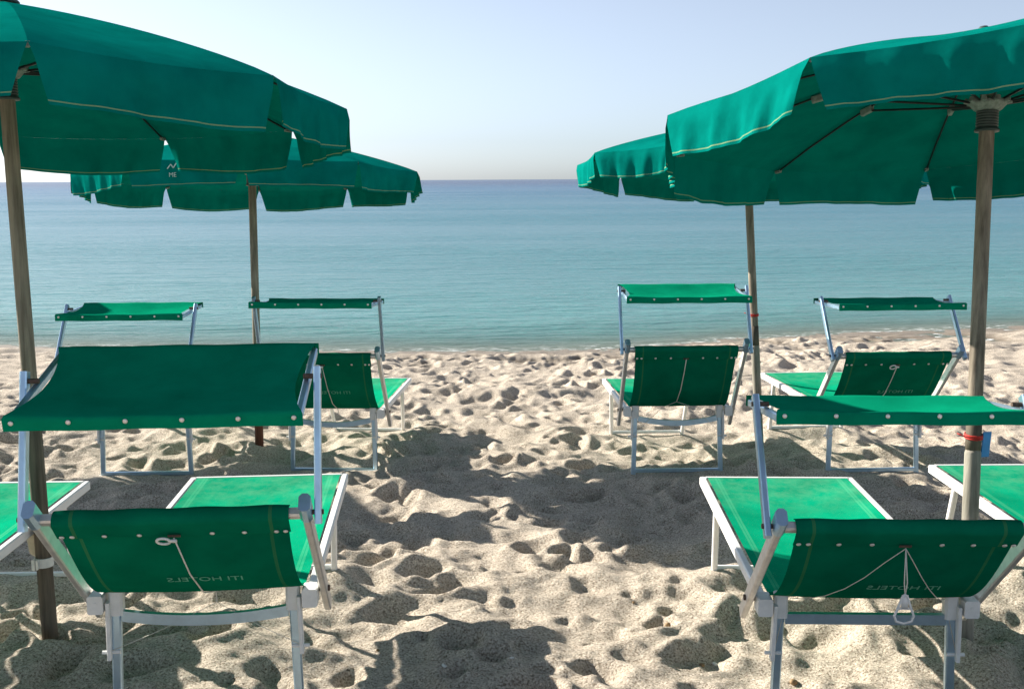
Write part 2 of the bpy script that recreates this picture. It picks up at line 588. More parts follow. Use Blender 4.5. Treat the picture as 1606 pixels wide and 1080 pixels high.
def sand_material():
    m, nt, out = new_mat('beach_sand')
    b = nd(nt, 'ShaderNodeBsdfPrincipled', Roughness=0.9)
    b.inputs['Specular IOR Level'].default_value = 0.2
    tc = nd(nt, 'ShaderNodeTexCoord')
    big = nd(nt, 'ShaderNodeTexNoise', Scale=3.0, Detail=4.0)
    g1 = nd(nt, 'ShaderNodeTexNoise', Scale=120.0, Detail=4.0, Roughness=0.8)
    g2 = nd(nt, 'ShaderNodeTexVoronoi', Scale=190.0)
    g3 = nd(nt, 'ShaderNodeTexNoise', Scale=70.0, Detail=5.0, Roughness=0.75)
    for n in (big, g1, g2, g3):
        nt.links.new(tc.outputs['Object'], n.inputs['Vector'])
    c = ramp(nt, g1.outputs['Fac'], [(0.36, (0.20, 0.155, 0.11)), (0.47, (0.515, 0.45, 0.372)), (0.62, (0.77, 0.70, 0.60))])
    sepc = nd(nt, 'ShaderNodeSeparateColor')
    nt.links.new(g2.outputs['Color'], sepc.inputs[0])
    dark = ramp(nt, sepc.outputs[0], [(0.0, (0.30, 0.26, 0.22)), (0.16, (0.84, 0.83, 0.82)), (0.9, (1.0, 1.0, 1.0)), (1.0, (1.35, 1.33, 1.3))])
    mul = nd(nt, 'ShaderNodeMix', data_type='RGBA', blend_type='MULTIPLY')
    mul.inputs[0].default_value = 0.8
    nt.links.new(c, mul.inputs[6])
    nt.links.new(dark, mul.inputs[7])
    tone = ramp(nt, big.outputs['Fac'], [(0.3, (0.90, 0.89, 0.88)), (0.7, (1.06, 1.05, 1.03))])
    mul2 = nd(nt, 'ShaderNodeMix', data_type='RGBA', blend_type='MULTIPLY')
    mul2.inputs[0].default_value = 1.0
    nt.links.new(mul.outputs[2], mul2.inputs[6])
    nt.links.new(tone, mul2.inputs[7])
    wet = nd(nt, 'ShaderNodeAttribute', attribute_name='wet')
    cw = mixc(nt, mth(nt, 'MULTIPLY', wet.outputs['Fac'], 0.75), mul2.outputs[2], (0.17, 0.135, 0.095))
    nt.links.new(cw, b.inputs['Base Color'])
    nt.links.new(mth(nt, 'SUBTRACT', 0.92, mth(nt, 'MULTIPLY', wet.outputs['Fac'], 0.5)), b.inputs['Roughness'])
    h = mth(nt, 'ADD', mth(nt, 'MULTIPLY', g3.outputs['Fac'], 0.014), mth(nt, 'MULTIPLY', g1.outputs['Fac'], 0.0055))
    bp = nd(nt, 'ShaderNodeBump', Strength=0.9, Distance=1.0)
    nt.links.new(h, bp.inputs['Height'])
    nt.links.new(bp.outputs[0], b.inputs['Normal'])
    nt.links.new(b.outputs[0], out.inputs['Surface'])
    return m


wet = smooth(0.055, 0.012, Z - SEA_Z) if False else 1 - smooth(0.012, 0.05, Z - SEA_Z)
sand = np_mesh('sand', verts, faces, sand_material(), {'wet': wet})
tag(sand, 'trampled pale beach sand full of footprints sloping to the sea', kind='structure')


def sand_z(x, y):
    i = int(np.clip(np.searchsorted(XS, x), 1, nx - 1))
    j = int(np.clip(np.searchsorted(YS, y), 1, ny - 1))
    tx = (x - XS[i - 1]) / (XS[i] - XS[i - 1])
    ty = (y - YS[j - 1]) / (YS[j] - YS[j - 1])
    return float((Z[j-1, i-1] * (1-tx) + Z[j-1, i] * tx) * (1-ty) + (Z[j, i-1] * (1-tx) + Z[j, i] * tx) * ty)


def sea_material():
    m, nt, out = new_mat('sea_water')
    dep = nd(nt, 'ShaderNodeAttribute', attribute_name='offshore')
    d = dep.outputs['Fac']
    # water colour by how far offshore it is (log scale): sand-green shallows, turquoise, deep blue
    lg = mth(nt, 'DIVIDE', mth(nt, 'LOGARITHM', mth(nt, 'ADD', d, 1.0), 10.0), 4.0)
    c = ramp(nt, lg, [(0.0, (0.20, 0.28, 0.24)), (0.10, (0.10, 0.27, 0.26)), (0.25, (0.05, 0.20, 0.215)), (0.46, (0.032, 0.155, 0.215)),
                      (0.60, (0.016, 0.10, 0.20)), (0.70, (0.004, 0.03, 0.11))])
    geo = nd(nt, 'ShaderNodeNewGeometry')
    tc = nd(nt, 'ShaderNodeTexCoord')

    def wave(scale, sx, sy, detail, rough=0.55, rot=0.0):
        mp = nd(nt, 'ShaderNodeMapping')
        mp.inputs['Scale'].default_value = (sx, sy, 1.0)
        mp.inputs['Rotation'].default_value = (0, 0, rot)
        nt.links.new(tc.outputs['Object'], mp.inputs['Vector'])
        n = nd(nt, 'ShaderNodeTexNoise', Scale=scale, Detail=detail, Roughness=rough)
        nt.links.new(mp.outputs[0], n.inputs['Vector'])
        return n.outputs['Fac']
    w1 = wave(1.0, 1.3, 4.2, 4.0, 0.55, R(4))
    w2 = wave(1.0, 0.35, 1.1, 3.0, 0.5, R(-5))
    w3 = wave(1.0, 0.03, 0.12, 3.0)
    w4 = wave(1.0, 5.0, 11.0, 2.0, 0.5, R(10))
    patch = ramp(nt, w3, [(0.35, (0.45, 0.45, 0.45)), (0.65, (1, 1, 1))])
    h = mth(nt, 'ADD', mth(nt, 'MULTIPLY', w1, 0.11), mth(nt, 'MULTIPLY', w2, 0.17))
    h = mth(nt, 'ADD', h, mth(nt, 'MULTIPLY', w4, 0.014))
    h = mth(nt, 'MULTIPLY', h, patch)
    bp = nd(nt, 'ShaderNodeBump', Strength=1.0, Distance=1.0)
    nt.links.new(h, bp.inputs['Height'])
    body = nd(nt, 'ShaderNodeBsdfDiffuse')
    gl = nd(nt, 'ShaderNodeBsdfGlossy', Roughness=0.16)
    fre = nd(nt, 'ShaderNodeFresnel', IOR=1.333)
    for n in (gl, fre, body):
        nt.links.new(bp.outputs[0], n.inputs['Normal'])
    # wave faces turned to the viewer keep the mean reflectance of a rippled sea well under that of a flat mirror
    refl = mth(nt, 'MINIMUM', mth(nt, 'MULTIPLY', fre.outputs[0], 0.85), 0.54)
    b = nd(nt, 'ShaderNodeMixShader')
    nt.links.new(body.outputs[0], b.inputs[1])
    nt.links.new(gl.outputs[0], b.inputs[2])
    # thin broken foam where the water meets the sand
    fo = wave(1.0, 6.0, 22.0, 6.0, 0.7)
    lim = ramp(nt, d, [(0.0, (1, 1, 1)), (0.25, (0.7, 0.7, 0.7)), (0.55, (0, 0, 0))])
    foam = mth(nt, 'MULTIPLY', ramp(nt, fo, [(0.52, (0, 0, 0)), (0.60, (1, 1, 1))]), lim)
    nt.links.new(mixc(nt, foam, c, (0.8, 0.82, 0.82)), body.inputs['Color'])
    nt.links.new(mth(nt, 'MULTIPLY', refl, mth(nt, 'SUBTRACT', 1.0, foam)), b.inputs[0])
    tr = nd(nt, 'ShaderNodeBsdfTransparent')
    tr.inputs['Color'].default_value = (0.86, 0.95, 0.93, 1)
    mx = nd(nt, 'ShaderNodeMixShader')
    al = ramp(nt, mth(nt, 'DIVIDE', d, 5.0, clamp=True), [(0.0, (0.30, 0.30, 0.30)), (0.25, (0.7, 0.7, 0.7)), (0.7, (1, 1, 1))])
    nt.links.new(mth(nt, 'MAXIMUM', al, foam), mx.inputs[0])
    nt.links.new(tr.outputs[0], mx.inputs[1])
    nt.links.new(b.outputs[0], mx.inputs[2])
    nt.links.new(mx.outputs[0], out.inputs['Surface'])
    return m


sx = np.array([-14000., -6000., -2500., -1000., -400., -150., -60.] + list(np.linspace(-30, 30, 121)) + [60., 150., 400., 1000., 2500., 6000., 14000.])
sy = np.array(list(np.linspace(12.2, 20, 53)) + [21., 23., 26., 30., 36., 45., 60., 90., 150., 300., 700., 1500., 3000., 6000., 12000., 16000.])
SX, SY = np.meshgrid(sx, sy)
off = np.maximum(SY - shore(SX), 0)
sv = np.stack([SX.ravel(), SY.ravel(), np.full(SX.size, SEA_Z)], 1)
ii, jj = np.meshgrid(np.arange(len(sx) - 1), np.arange(len(sy) - 1))
a0 = (jj * len(sx) + ii).ravel()
sf = np.stack([a0, a0 + 1, a0 + len(sx) + 1, a0 + len(sx)], 1).astype(np.int32)
sea = np_mesh('sea', sv, sf, sea_material(), {'offshore': off})
tag(sea, 'calm rippled turquoise sea turning deep blue at the horizon', kind='structure')


# ------------------------------------------------------------------ beach umbrellas
NR = 10


def make_umbrella(base, lean, ph, rim_h, rad, tilt, sg, label, sleeve, rh=0.035, apex=0.30, group='green beach umbrellas', logo=None):
    bx, by = base
    bz = ground_plane(by)
    root = empty('beach_umbrella', (bx, by, bz))
    tag(root, label, 'umbrella', group)
    ax = Vector((lean[0], lean[1], 1.0)).normalized()
    a2 = Vector((lean[0] + tilt[0], lean[1] + tilt[1], 1.0)).normalized()
    e1 = Vector((0, 1, 0)).cross(a2).normalized()
    e2 = a2.cross(e1).normalized()
    c = ax * rim_h                      # rim centre, local to root
    APEX = apex

    def corner(k, r=1.0, h=0.0):
        an = ph + sg * k * 2 * math.pi / NR
        return c + (e1 * math.sin(an) + e2 * math.cos(an)) * rad * r + a2 * h

    def dome(t):                         # height above the rim at fraction t of the radius
        return APEX * (1 - t) ** 0.92 * (1 + 0.20 * t) if t < 1 else 0.0

    # pole
    top = c + a2 * (APEX - 0.03)
    pts = [ax * z for z in np.linspace(-0.35, rim_h + 0.05, 9)] + [top]
    mb = MB()
    mb.path(pts, 0.0255, 14)
    mb.build('pole', 'wood' if sleeve != 'dark' else 'wood', root, True)
    if sleeve in ('grey', 'rust', 'dark'):
        mb = MB()
        hz = 0.70 if sleeve != 'dark' else 0.92
        mb.path([ax * z for z in (-0.3, 0.1, 0.3, 0.5, hz - 0.01, hz)], 0.028, 14, radii=[0.028, 0.0282, 0.0278, 0.0282, 0.028, 0.0258])
        sl = mb.build('ground_sleeve', {'grey': 'sleeve', 'rust': 'rust', 'dark': 'wood_dark'}[sleeve], root, True)
        if sleeve == 'grey':
            mb = MB()
            mb.path([ax * (hz + 0.002), ax * (hz + 0.05), ax * (hz + 0.13)], 0.0268, 14)
            mb.build('dark_band', 'wood_dark', root, True)
    # finial
    mb = MB()
    mb.lathe([(0.004, 0.034), (0.014, 0.032), (0.02, 0.024), (0.022, 0.014), (0.045, 0.010), (0.05, 0.005), (0.05, 0.0)][::-1], 14, (0, 0, 0))
    f = mb.build('finial', 'collar', root, True)
    f.location = c + a2 * (APEX - 0.004)
    f.rotation_euler = a2.to_track_quat('Z', 'Y').to_euler()
    # runner: ribbed collar with a notched crown
    mb = MB()
    prof = [(0.030, -0.100), (0.041, -0.100), (0.041, -0.092)]
    for i in range(7):
        z = -0.091 + i * 0.0093
        prof += [(0.037, z), (0.037, z + 0.0045), (0.0345, z + 0.0055), (0.0345, z + 0.0088)]
    prof += [(0.036, -0.026), (0.030, -0.024)]
    mb.lathe(prof, 18)
    run = mb.build('runner_collar', 'collar', root, True)
    run.location = c + ax * rh
    run.rotation_euler = ax.to_track_quat('Z', 'Y').to_euler()
    mb = MB()
    mb.lathe([(0.032, -0.03), (0.045, -0.026), (0.062, -0.006), (0.062, 0.004), (0.045, 0.008), (0.032, 0.008)], 20)
    for k in range(NR):
        an = 2 * math.pi * k / NR
        d = Vector((math.cos(an), math.sin(an), 0))
        mb.bar(d * 0.05 + Vector((0, 0, 0.0)), d * 0.076 + Vector((0, 0, 0.006)), 0.016, 0.018)
    cr = mb.build('crown', 'crown', root, False)
    cr.location = c + ax * rh
    cr.rotation_euler = ax.to_track_quat('Z', 'Y').to_euler()
    # ribs with their struts
    for k in range(NR):
        mb = MB()
        mb.path([corner(k, t, dome(t) - 0.012) for t in (0.03, 0.2, 0.4, 0.6, 0.8, 0.985)], 0.0042, 6)
        rb = mb.build('rib', 'black', root, True)
        j = corner(k, 0.5, dome(0.5) - 0.02)
        s0 = c + ax * rh + (corner(k, 0.06) - c)
        mb = MB()
        mb.path([s0, (s0 + j) / 2, j], 0.0045, 6)
        mb.build('strut', 'black', rb, True)
        mb = MB()
        d = (corner(k) - c).normalized()
        mb.bar(j - d * 0.028 + a2 * 0.004, j + d * 0.028 - a2 * 0.004, 0.018, 0.026, a2)
        mb.build('rib_joint', 'crown', rb)
        mb = MB()
        e = corner(k, 0.985, dome(0.985) - 0.012)
        mb.bar(e - d * 0.018, e + d * 0.012, 0.014, 0.012, a2)
        mb.build('rib_tip', 'crown', rb)
    # cloth panels, each with its valance flap
    rr = random.Random(int(abs(bx * 1000)) + 5)
    for k in range(NR):
        def panel(u, v, k=k):
            t = 0.025 + 0.975 * v
            p = corner(k, t, dome(t)).lerp(corner(k + 1, t, dome(t)), u)
            sag = math.sin(math.pi * u)
            return p - a2 * (0.030 * sag * v ** 1.3 * (1.25 - 0.95 * v)) + (p - c).normalized() * (-0.012 * sag * v * v)
        mb = MB()
        mb.grid(panel, 10, 16)
        po = mb.build('canopy_panel', 'canopy', root, True)
        ph1, ph2, ph3 = rr.uniform(0, 6.3), rr.uniform(0, 6.3), rr.uniform(0, 6.3)
        fr = rr.uniform(2.6, 4.6)
        hgt = 0.150 * rr.uniform(0.96, 1.06)
        inset = rr.uniform(0.032, 0.05)
        fl = rr.uniform(-0.02, 0.03)

        def val(u, v, k=k):
            # v = 1 at the rim, 0 at the free edge
            q = 1 - v
            p = panel(u, 1.0, k)
            outw = ((panel(0.5, 1.0, k) - c) - a2 * (panel(0.5, 1.0, k) - c).dot(a2)).normalized()
            side = (corner(k + 1) - corner(k)).normalized()
            wav = (0.0095 * math.sin(2 * math.pi * fr * u + ph1) + 0.0035 * math.sin(2 * math.pi * 2.3 * fr * u + ph2 + 2 * q)) * q ** 0.8
            wav += 0.002 * math.sin(2 * math.pi * 5.1 * u + ph3 + 5 * q) * q
            down = Vector((0, 0, -1)) * 0.8 - a2 * 0.2
            lift = 0.010 * math.sin(math.pi * 1.3 * u + ph3) * q
            return (p + outw * (0.010 * min(1, q * 4) + fl * q + wav) + down * (hgt * q + lift)
                    + side * ((0.5 - u) * 2 * inset * q))
        mb = MB()
        mb.grid(val, 36, 8)
        vo = mb.build('valance', 'valance', po, True)
        if logo is not None and k == logo:
            u0, v0 = 0.60, 0.42
            p = val(u0, v0)
            ou = ((panel(0.5, 1.0) - c)).normalized()
            ou.z = 0
            ou.normalize()
            sx_ = Vector((0, 0, 1)).cross(ou).normalized()
            mat = Matrix((( *sx_, 0), (0, 0, 1, 0), (*ou, 0), (0, 0, 0, 1))).transposed()
            mat = Matrix.Translation(p + ou * 0.016) @ mat
            text_mesh('ME', 0.036, 'lettering', 'print_white', po, mat)
            mb = MB()
            for (q0, q1) in (((-0.03, 0.035), (-0.008, 0.06)), ((-0.008, 0.06), (0.006, 0.04)), ((0.006, 0.04), (0.03, 0.072))):
                mb.bar(p + ou * 0.016 + sx_ * q0[0] + Vector((0, 0, q0[1])), p + ou * 0.016 + sx_ * q1[0] + Vector((0, 0, q1[1])), 0.006, 0.001, ou)
            mb.build('emblem', 'print_white', po)
    return root


U_RIM = 1.882
make_umbrella((-1.679, 3.730), (-0.022, 0.034), R(44.9), U_RIM + 0.037, 1.148, (0.027, 0.040), 1,
              'large green umbrella nearest on the left, beside the lounger with the ring', 'dark', rh=0.105, apex=0.335)
make_umbrella((1.592, 3.626), (0.032, 0.113), R(-25.56), U_RIM - 0.009, 1.139, (-0.064, 0.060), -1,
              'large green umbrella nearest on the right, blue tag on its pole', 'grey', apex=0.272)
make_umbrella((-1.715, 7.168), (-0.007, 0.084), R(25.3), U_RIM - 0.043, 1.123, (0.0, 0.011), 1,
              'green umbrella near the water on the left, its pole rusty at the foot', 'rust', logo=4)
make_umbrella((1.654, 7.074), (-0.051, 0.092), R(-5.26), U_RIM + 0.014, 1.135, (0.077, 0.007), -1,
              'green umbrella near the water on the right, half hidden behind the nearest one', 'grey')
make_umbrella((-4.95, 6.95), (0.0, 0.06), R(12.0), U_RIM, 1.135, (0.0, 0.0), 1,
              'green umbrella beyond the left edge of the picture, seen by its shadow', 'dark')


# ------------------------------------------------------------------ sun loungers
def make_lounger(key, X, Y, yaw, a, b, c, so, z0, tl, label, cord='single', bow=0.03, lean=0.0, letters='ITI HOTELS'):
    root = empty('sun_lounger', (X, Y, z0), (math.atan(tl), lean, yaw))
    tag(root, label, 'sun lounger', 'green loungers with sunshades')
    rr = random.Random(hash(key) % 1000 if False else sum(map(ord, key)))
    a, b, c = R(a), R(b), R(c)
    ca, sa = math.cos(a), math.sin(a)
    WA = W + 0.07
    up_arm = Vector((0, -ca, sa))            # from hinge towards the top of the backrest
    nb = Vector((0, -sa, -ca))               # backrest normal pointing behind and down
    hinge = Vector((0, 0, HS))

    def arm_pt(s_):
        return hinge + up_arm * s_

    # ---- seat cloth
    half = W / 2 - 0.018

    def seat(u, v):
        x = (u - 0.5) * 2 * half
        y = -0.005 + (L - 0.012) * v
        sagv = math.sin(math.pi * min(1, max(0, v))) ** 0.7
        sag = 0.022 * (1 - (2 * u - 1) ** 2) * sagv
        return Vector((x, y, HS + 0.0195 - sag))
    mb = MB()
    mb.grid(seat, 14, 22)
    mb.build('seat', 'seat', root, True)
    # ---- side rails, each with its end block and ratchet lever
    for s_ in (-1, 1):
        mb = MB()
        mb.bar((s_ * (W / 2), -0.03, HS), (s_ * (W / 2), L, HS), 0.025, 0.037)
        rail = mb.build('side_rail', 'white', root)
        mb = MB()
        mb.bar((s_ * (W / 2 - 0.002), -0.075, HS - 0.004), (s_ * (W / 2 - 0.002), -0.012, HS - 0.004), 0.044, 0.054, ch=0.1)
        mb.path([(s_ * (W / 2 - 0.002), -0.0765, HS), (s_ * (W / 2 - 0.002), -0.074, HS)], 0.006, 8)
        mb.build('end_block', 'plastic', rail)
        mb = MB()
        x = s_ * (W / 2 - 0.034)
        mb.bar((x, -0.055, HS + 0.0), (x + s_ * 0.004, -0.05, HS - 0.175), 0.012, 0.030, (0, 1, 0))
        mb.path([(x - 0.026, -0.05, HS - 0.155), (x + 0.026, -0.05, HS - 0.155)], 0.006, 8)
        mb.build('ratchet_lever', 'plastic', rail)
    mb = MB()
    mb.bar((-W / 2 + 0.012, L - 0.012, HS + 0.003), (W / 2 - 0.012, L - 0.012, HS + 0.003), 0.024, 0.036)
    mb.build('foot_bar', 'white', root)
    # ---- rear legs (U frame) with crossbar
    for s_ in (-1, 1):
        mb = MB()
        mb.bar((s_ * WL / 2, -0.035, HS + 0.022), (s_ * (WL / 2 + 0.012), -0.045, -0.02), 0.027, 0.021, (0, 1, 0))
        leg = mb.build('rear_leg', 'alu', root)
        mb = MB()
        mb.bar((s_ * WL / 2, -0.037, HS - 0.045), (s_ * WL / 2, -0.036, HS + 0.03), 0.040, 0.036, (0, 1, 0))
        mb.build('leg_bracket', 'plastic', leg)
    mb = MB()
    mb.bar((-WL / 2 - 0.010, -0.045, 0.006), (WL / 2 + 0.010, -0.045, 0.006), 0.022, 0.022)
    mb.build('rear_floor_bar', 'alu', root)
    mb = MB()
    n = 14
    vs_, fs = [], []
    for i in range(n + 1):
        q = -1 + 2 * i / n
        for dy, dz in ((-0.009, -0.016), (0.009, -0.016), (0.009, 0.016), (-0.009, 0.016)):
            vs_.append((q * (WL / 2 - 0.014), -0.04 + dy, HS - 0.048 - bow * (1 - q * q) + dz))
    for i in range(n):
        for k in range(4):
            fs.append((i * 4 + k, i * 4 + (k + 1) % 4, i * 4 + 4 + (k + 1) % 4, i * 4 + 4 + k))
    mb.add(vs_, fs + [(3, 2, 1, 0), (n * 4, n * 4 + 1, n * 4 + 2, n * 4 + 3)])
    mb.build('crossbar', 'alu', root)
    # ---- front legs
    for s_ in (-1, 1):
        mb = MB()
        mb.bar((s_ * (W / 2 - 0.03), L - 0.20, HS - 0.012), (s_ * (WL / 2), L - 0.03, -0.03), 0.024, 0.026, (0, 1, 0))
        mb.build('front_leg', 'white', root)
    mb = MB()
    mb.bar((-WL / 2 + 0.01, L - 0.035, 0.006), (WL / 2 - 0.01, L - 0.035, 0.006), 0.02, 0.02)
    mb.build('front_floor_bar', 'white', root)
    # ---- backrest arms
    for s_ in (-1, 1):
        mb = MB()
        x = s_ * WA / 2
        mb.bar(arm_pt(-0.125) + Vector((x, 0, 0)), arm_pt(LB - 0.01) + Vector((x, 0, 0)), 0.020, 0.042, nb)
        arm = mb.build('backrest_arm', 'arm', root)
        mb = MB()
        mb.bar(arm_pt(LB - 0.045) + Vector((x, 0, 0)), arm_pt(LB + 0.022) + Vector((x, 0, 0)), 0.030, 0.050, nb, ch=0.28)
        mb.build('arm_cap', 'alu', arm)
        mb = MB()
        mb.path([hinge + Vector((s_ * (W / 2 + 0.01), 0, 0)), hinge + Vector((s_ * (WA / 2 + 0.016), 0, 0))], 0.009, 10)
        mb.build('hinge_bolt', 'bolt', arm)
    tube_c = arm_pt(LB - 0.040)
    mb = MB()
    mb.bar(tube_c + Vector((-WA / 2 - 0.004, 0, 0)), tube_c + Vector((WA / 2 + 0.004, 0, 0)), 0.026, 0.026, nb)
    mb.build('top_tube', 'arm', root)
    # ---- backrest cloth
    hb = WA / 2 - 0.048

    def back_pt(u, v):
        # v = 0 at the seat, 1 at the top tube
        x = (u - 0.5) * 2
        s_ = (LB - 0.022) * v
        belly = 0.052 * math.sin(math.pi * v ** 0.72)
        mid = 0.018 * (1 - x * x) * math.sin(math.pi * v)
        p = arm_pt(s_) + nb * (0.004 + belly + mid) + Vector((0, 0, 0.022 * (1 - v)))
        if v > 0.985:
            p = arm_pt(LB - 0.030) + nb * 0.012
        pinch = 1 - 0.02 * math.sin(math.pi * v)
        # towards the seat the cloth widens to the rails
        hw = hb * pinch + (half - hb) * (1 - smooth(0.0, 0.15, v))
        return p + Vector((x * hw, 0, 0))
    mb = MB()
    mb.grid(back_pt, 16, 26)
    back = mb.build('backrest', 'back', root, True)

    # hem wrapped over the top tube
    def hem(u, v):
        x = (u - 0.5) * 2 * (hb + 0.004)
        an = -0.5 + v * 4.2
        r = 0.0195
        if v < 0.35:
            q = (0.35 - v) / 0.35
            p = tube_c + nb * (r + 0.004 + 0.006 * q) - up_arm * (0.050 * q)
        else:
            q = (v - 0.35) / 0.65 * 3.3
            p = tube_c + nb * (r + 0.004) * math.cos(q) + up_arm * r * math.sin(q)
        return p + Vector((x, 0, 0)) + nb * 0.0015 * math.sin(23 * u + 3 * v)
    mb = MB()
    mb.grid(hem, 20, 18)
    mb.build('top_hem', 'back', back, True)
    hem_p = tube_c + nb * 0.0305 - up_arm * 0.040
    for fx in (0.018, 0.062, 0.20, 0.35, 0.665, 0.805, 0.945, 0.985):
        mb = MB()
        mb.lathe([(0.0066, 0.0), (0.0066, 0.0018), (0.004, 0.0032), (0.0015, 0.0034)], 10)
        sn = mb.build('snap', 'snap', back, True)
        sn.location = hem_p + Vector(((fx - 0.5) * 2 * hb, 0, 0))
        sn.rotation_euler = nb.to_track_quat('Z', 'Y').to_euler()
    # print seen through the mesh, reversed from behind
    if letters:
        v0 = 0.47
        p = back_pt(0.5, v0)
        t = (back_pt(0.5, v0 + 0.04) - back_pt(0.5, v0 - 0.04)).normalized()
        nn = Vector((1, 0, 0)).cross(t).normalized()
        if nn.dot(nb) < 0:
            nn = -nn
        mat = Matrix((( 1, 0, 0, 0), (*t, 0), (*nn, 0), (0, 0, 0, 1))).transposed()
        # mirrored in x
        mat = Matrix.Translation(p + nn * 0.0035 + Vector((0.045, 0, 0))) @ mat @ Matrix.Diagonal((-1.15, 1.0, 1.0, 1.0))
        text_mesh(letters, 0.036, 'lettering', 'print', back, mat)
    # ---- pull cord
    eye = hem_p + nb * 0.004 - up_arm * 0.002
    mb = MB()
    mb.bar(eye + Vector((-0.016, 0, 0)), eye + Vector((0.016, 0, 0)), 0.009, 0.004, nb)
    mb.build('eyelet', 'bolt', back)

    def low(v, x):
        return back_pt(0.5 + x / (2 * hb), v) + nb * 0.008
    lev = [Vector((s_ * (W / 2 - 0.034), -0.055, HS - 0.15)) for s_ in (-1, 1)]
    mb = MB()
    if cord == 'single':
        k = low(0.03, 0.03)
        mb.path([eye + nb * 0.006, low(0.55, 0.012), low(0.25, 0.02), k, k + Vector((0.004, -0.01, -0.03))], 0.0022, 6)
        j = k + Vector((0.004, -0.01, -0.03))
        for q in lev:
            mb.path([j, (j + q) / 2 + Vector((0, 0, -0.006)), q], 0.0009, 5)
    elif cord == 'vee':
        for s_, q in zip((-1, 1), lev):
            mb.path([eye + nb * 0.006] + [low(v_, s_ * 0.24 * (0.88 - v_) / 0.84) for v_ in (0.74, 0.6, 0.46, 0.32, 0.18, 0.05)] + [q], 0.0013, 5)
        d = eye + nb * 0.02
        for s_ in (-1, 1):
            mb.path([eye + nb * 0.006, d + Vector((s_ * 0.004, -0.004, -0.08)), d + Vector((0, -0.004, -0.118))], 0.0016, 5)
    else:
        k = low(0.22, -0.02)
        mb.path([eye + nb * 0.006, low(0.7, -0.004), low(0.45, -0.012), k], 0.0026, 6)
        for q in lev:
            mb.path([k, low(0.06, q.x * 0.35) + nb * 0.005, q], 0.0012, 5)
    mb.build('pull_cord', 'cord', root, True)
    mb = MB()
    if cord in ('single', 'ring'):
        cc = eye + nb * 0.012 + Vector((-0.026, 0, -0.002))
        mb.path([cc + Vector((math.cos(t) * 0.0165, 0, 0)) + up_arm * (math.sin(t) * 0.0165) for t in np.linspace(0, 2 * math.pi, 17)[:-1]], 0.0036, 8, True)
        mb.bar(cc + Vector((0.015, 0, 0)), cc + Vector((0.034, 0, 0.0)), 0.010, 0.006, nb)
        mb.build('pull_ring', 'plastic', root, True)
    elif cord == 'vee':
        d = eye + nb * 0.02 + Vector((0, -0.004, -0.118))
        pts = [(0, 0.006), (-0.006, 0.0), (-0.018, -0.035), (-0.026, -0.055), (-0.02, -0.070), (0, -0.076), (0.02, -0.070), (0.026, -0.055), (0.018, -0.035), (0.006, 0.0)]
        mb.path([d + Vector((p[0], 0, p[1])) for p in pts], 0.0035, 6, True)
        mb.bar(d + Vector((-0.016, 0, -0.034)), d + Vector((0.016, 0, -0.034)), 0.003, 0.006)
        mb.bar(d + Vector((0, 0, 0.004)), d + Vector((0, 0, -0.034)), 0.018, 0.003, (0, 1, 0))
        mb.build('pull_handle', 'plastic', root, True)
    # ---- sunshade
    piv = arm_pt(LB) - up_arm * 0.035
    bt = piv + Vector((0, math.sin(b), math.cos(b))) * LS
    d = Vector((0, math.cos(c), math.sin(c)))
    nrm = Vector((0, -math.sin(c), math.cos(c)))
    far, near = bt + d * (DS / 2 + so), bt - d * (DS / 2 - so)
    xb = WA / 2 + 0.030
    bd = (bt - piv).normalized()
    for s_ in (-1, 1):
        mb = MB()
        mb.bar(piv - bd * 0.03 + Vector((s_ * xb, 0, 0)), bt + bd * 0.025 + Vector((s_ * xb, 0, 0)), 0.018, 0.030, (0, 1, 0))
        sb = mb.build('shade_bar', 'alu', root)
        mb = MB()
        mb.path([piv + Vector((s_ * (WA / 2 - 0.03), 0, 0)), piv + Vector((s_ * (xb + 0.014), 0, 0))], 0.007, 8)
        mb.build('pivot_bolt', 'bolt', sb)
        mb = MB()
        mb.path([bt + Vector((s_ * (WS / 2 - 0.02), 0, 0)), bt + Vector((s_ * (xb + 0.012), 0, 0))], 0.007, 8)
        mb.build('pivot_bolt', 'bolt', sb)
    fr = MB()
    hwS = WS / 2 - 0.012
    for s_ in (-1, 1):
        fr.bar(near + Vector((s_ * hwS, 0, 0)) - nrm * 0.019, far + Vector((s_ * hwS, 0, 0)) - nrm * 0.019, 0.018, 0.022, nrm)
    for e in (near, far):
        fr.bar(e + Vector((-hwS, 0, 0)) - nrm * 0.017, e + Vector((hwS, 0, 0)) - nrm * 0.017, 0.018, 0.020, nrm)
    fr.build('shade_frame', 'alu', root)

    def shade(u, v):
        # v: 0 inside fold of near hem, then over the near tube, across, and over the far tube
        x = (u - 0.5) * 2
        if v < 0.12:
            q = 1 - v / 0.12
            p = near - d * 0.0125 + nrm * (0.005 - 0.040 * q)
            hw = WS / 2
        elif v > 0.93:
            q = (v - 0.93) / 0.07
            p = far + d * 0.0125 + nrm * (0.004 - 0.034 * q)
            hw = WS / 2
        else:
            q = (v - 0.12) / 0.81
            p = (near - d * 0.0125).lerp(far + d * 0.0125, q) + nrm * (0.005 - 0.030 * math.sin(math.pi * q) ** 1.3 * (1 - 0.5 * x * x))
            p = p - nrm * 0.006 * (1 - x * x) * (1 - q)
            hw = WS / 2 - 0.038 * math.sin(math.pi * q) ** 0.75
        return p + Vector((x * hw, 0, 0)) + nrm * 0.0012 * math.sin(17 * u + rr.random() * 0.2)
    mb = MB()
    mb.grid(shade, 18, 30)
    sh = mb.build('sunshade', 'shade', root, True)
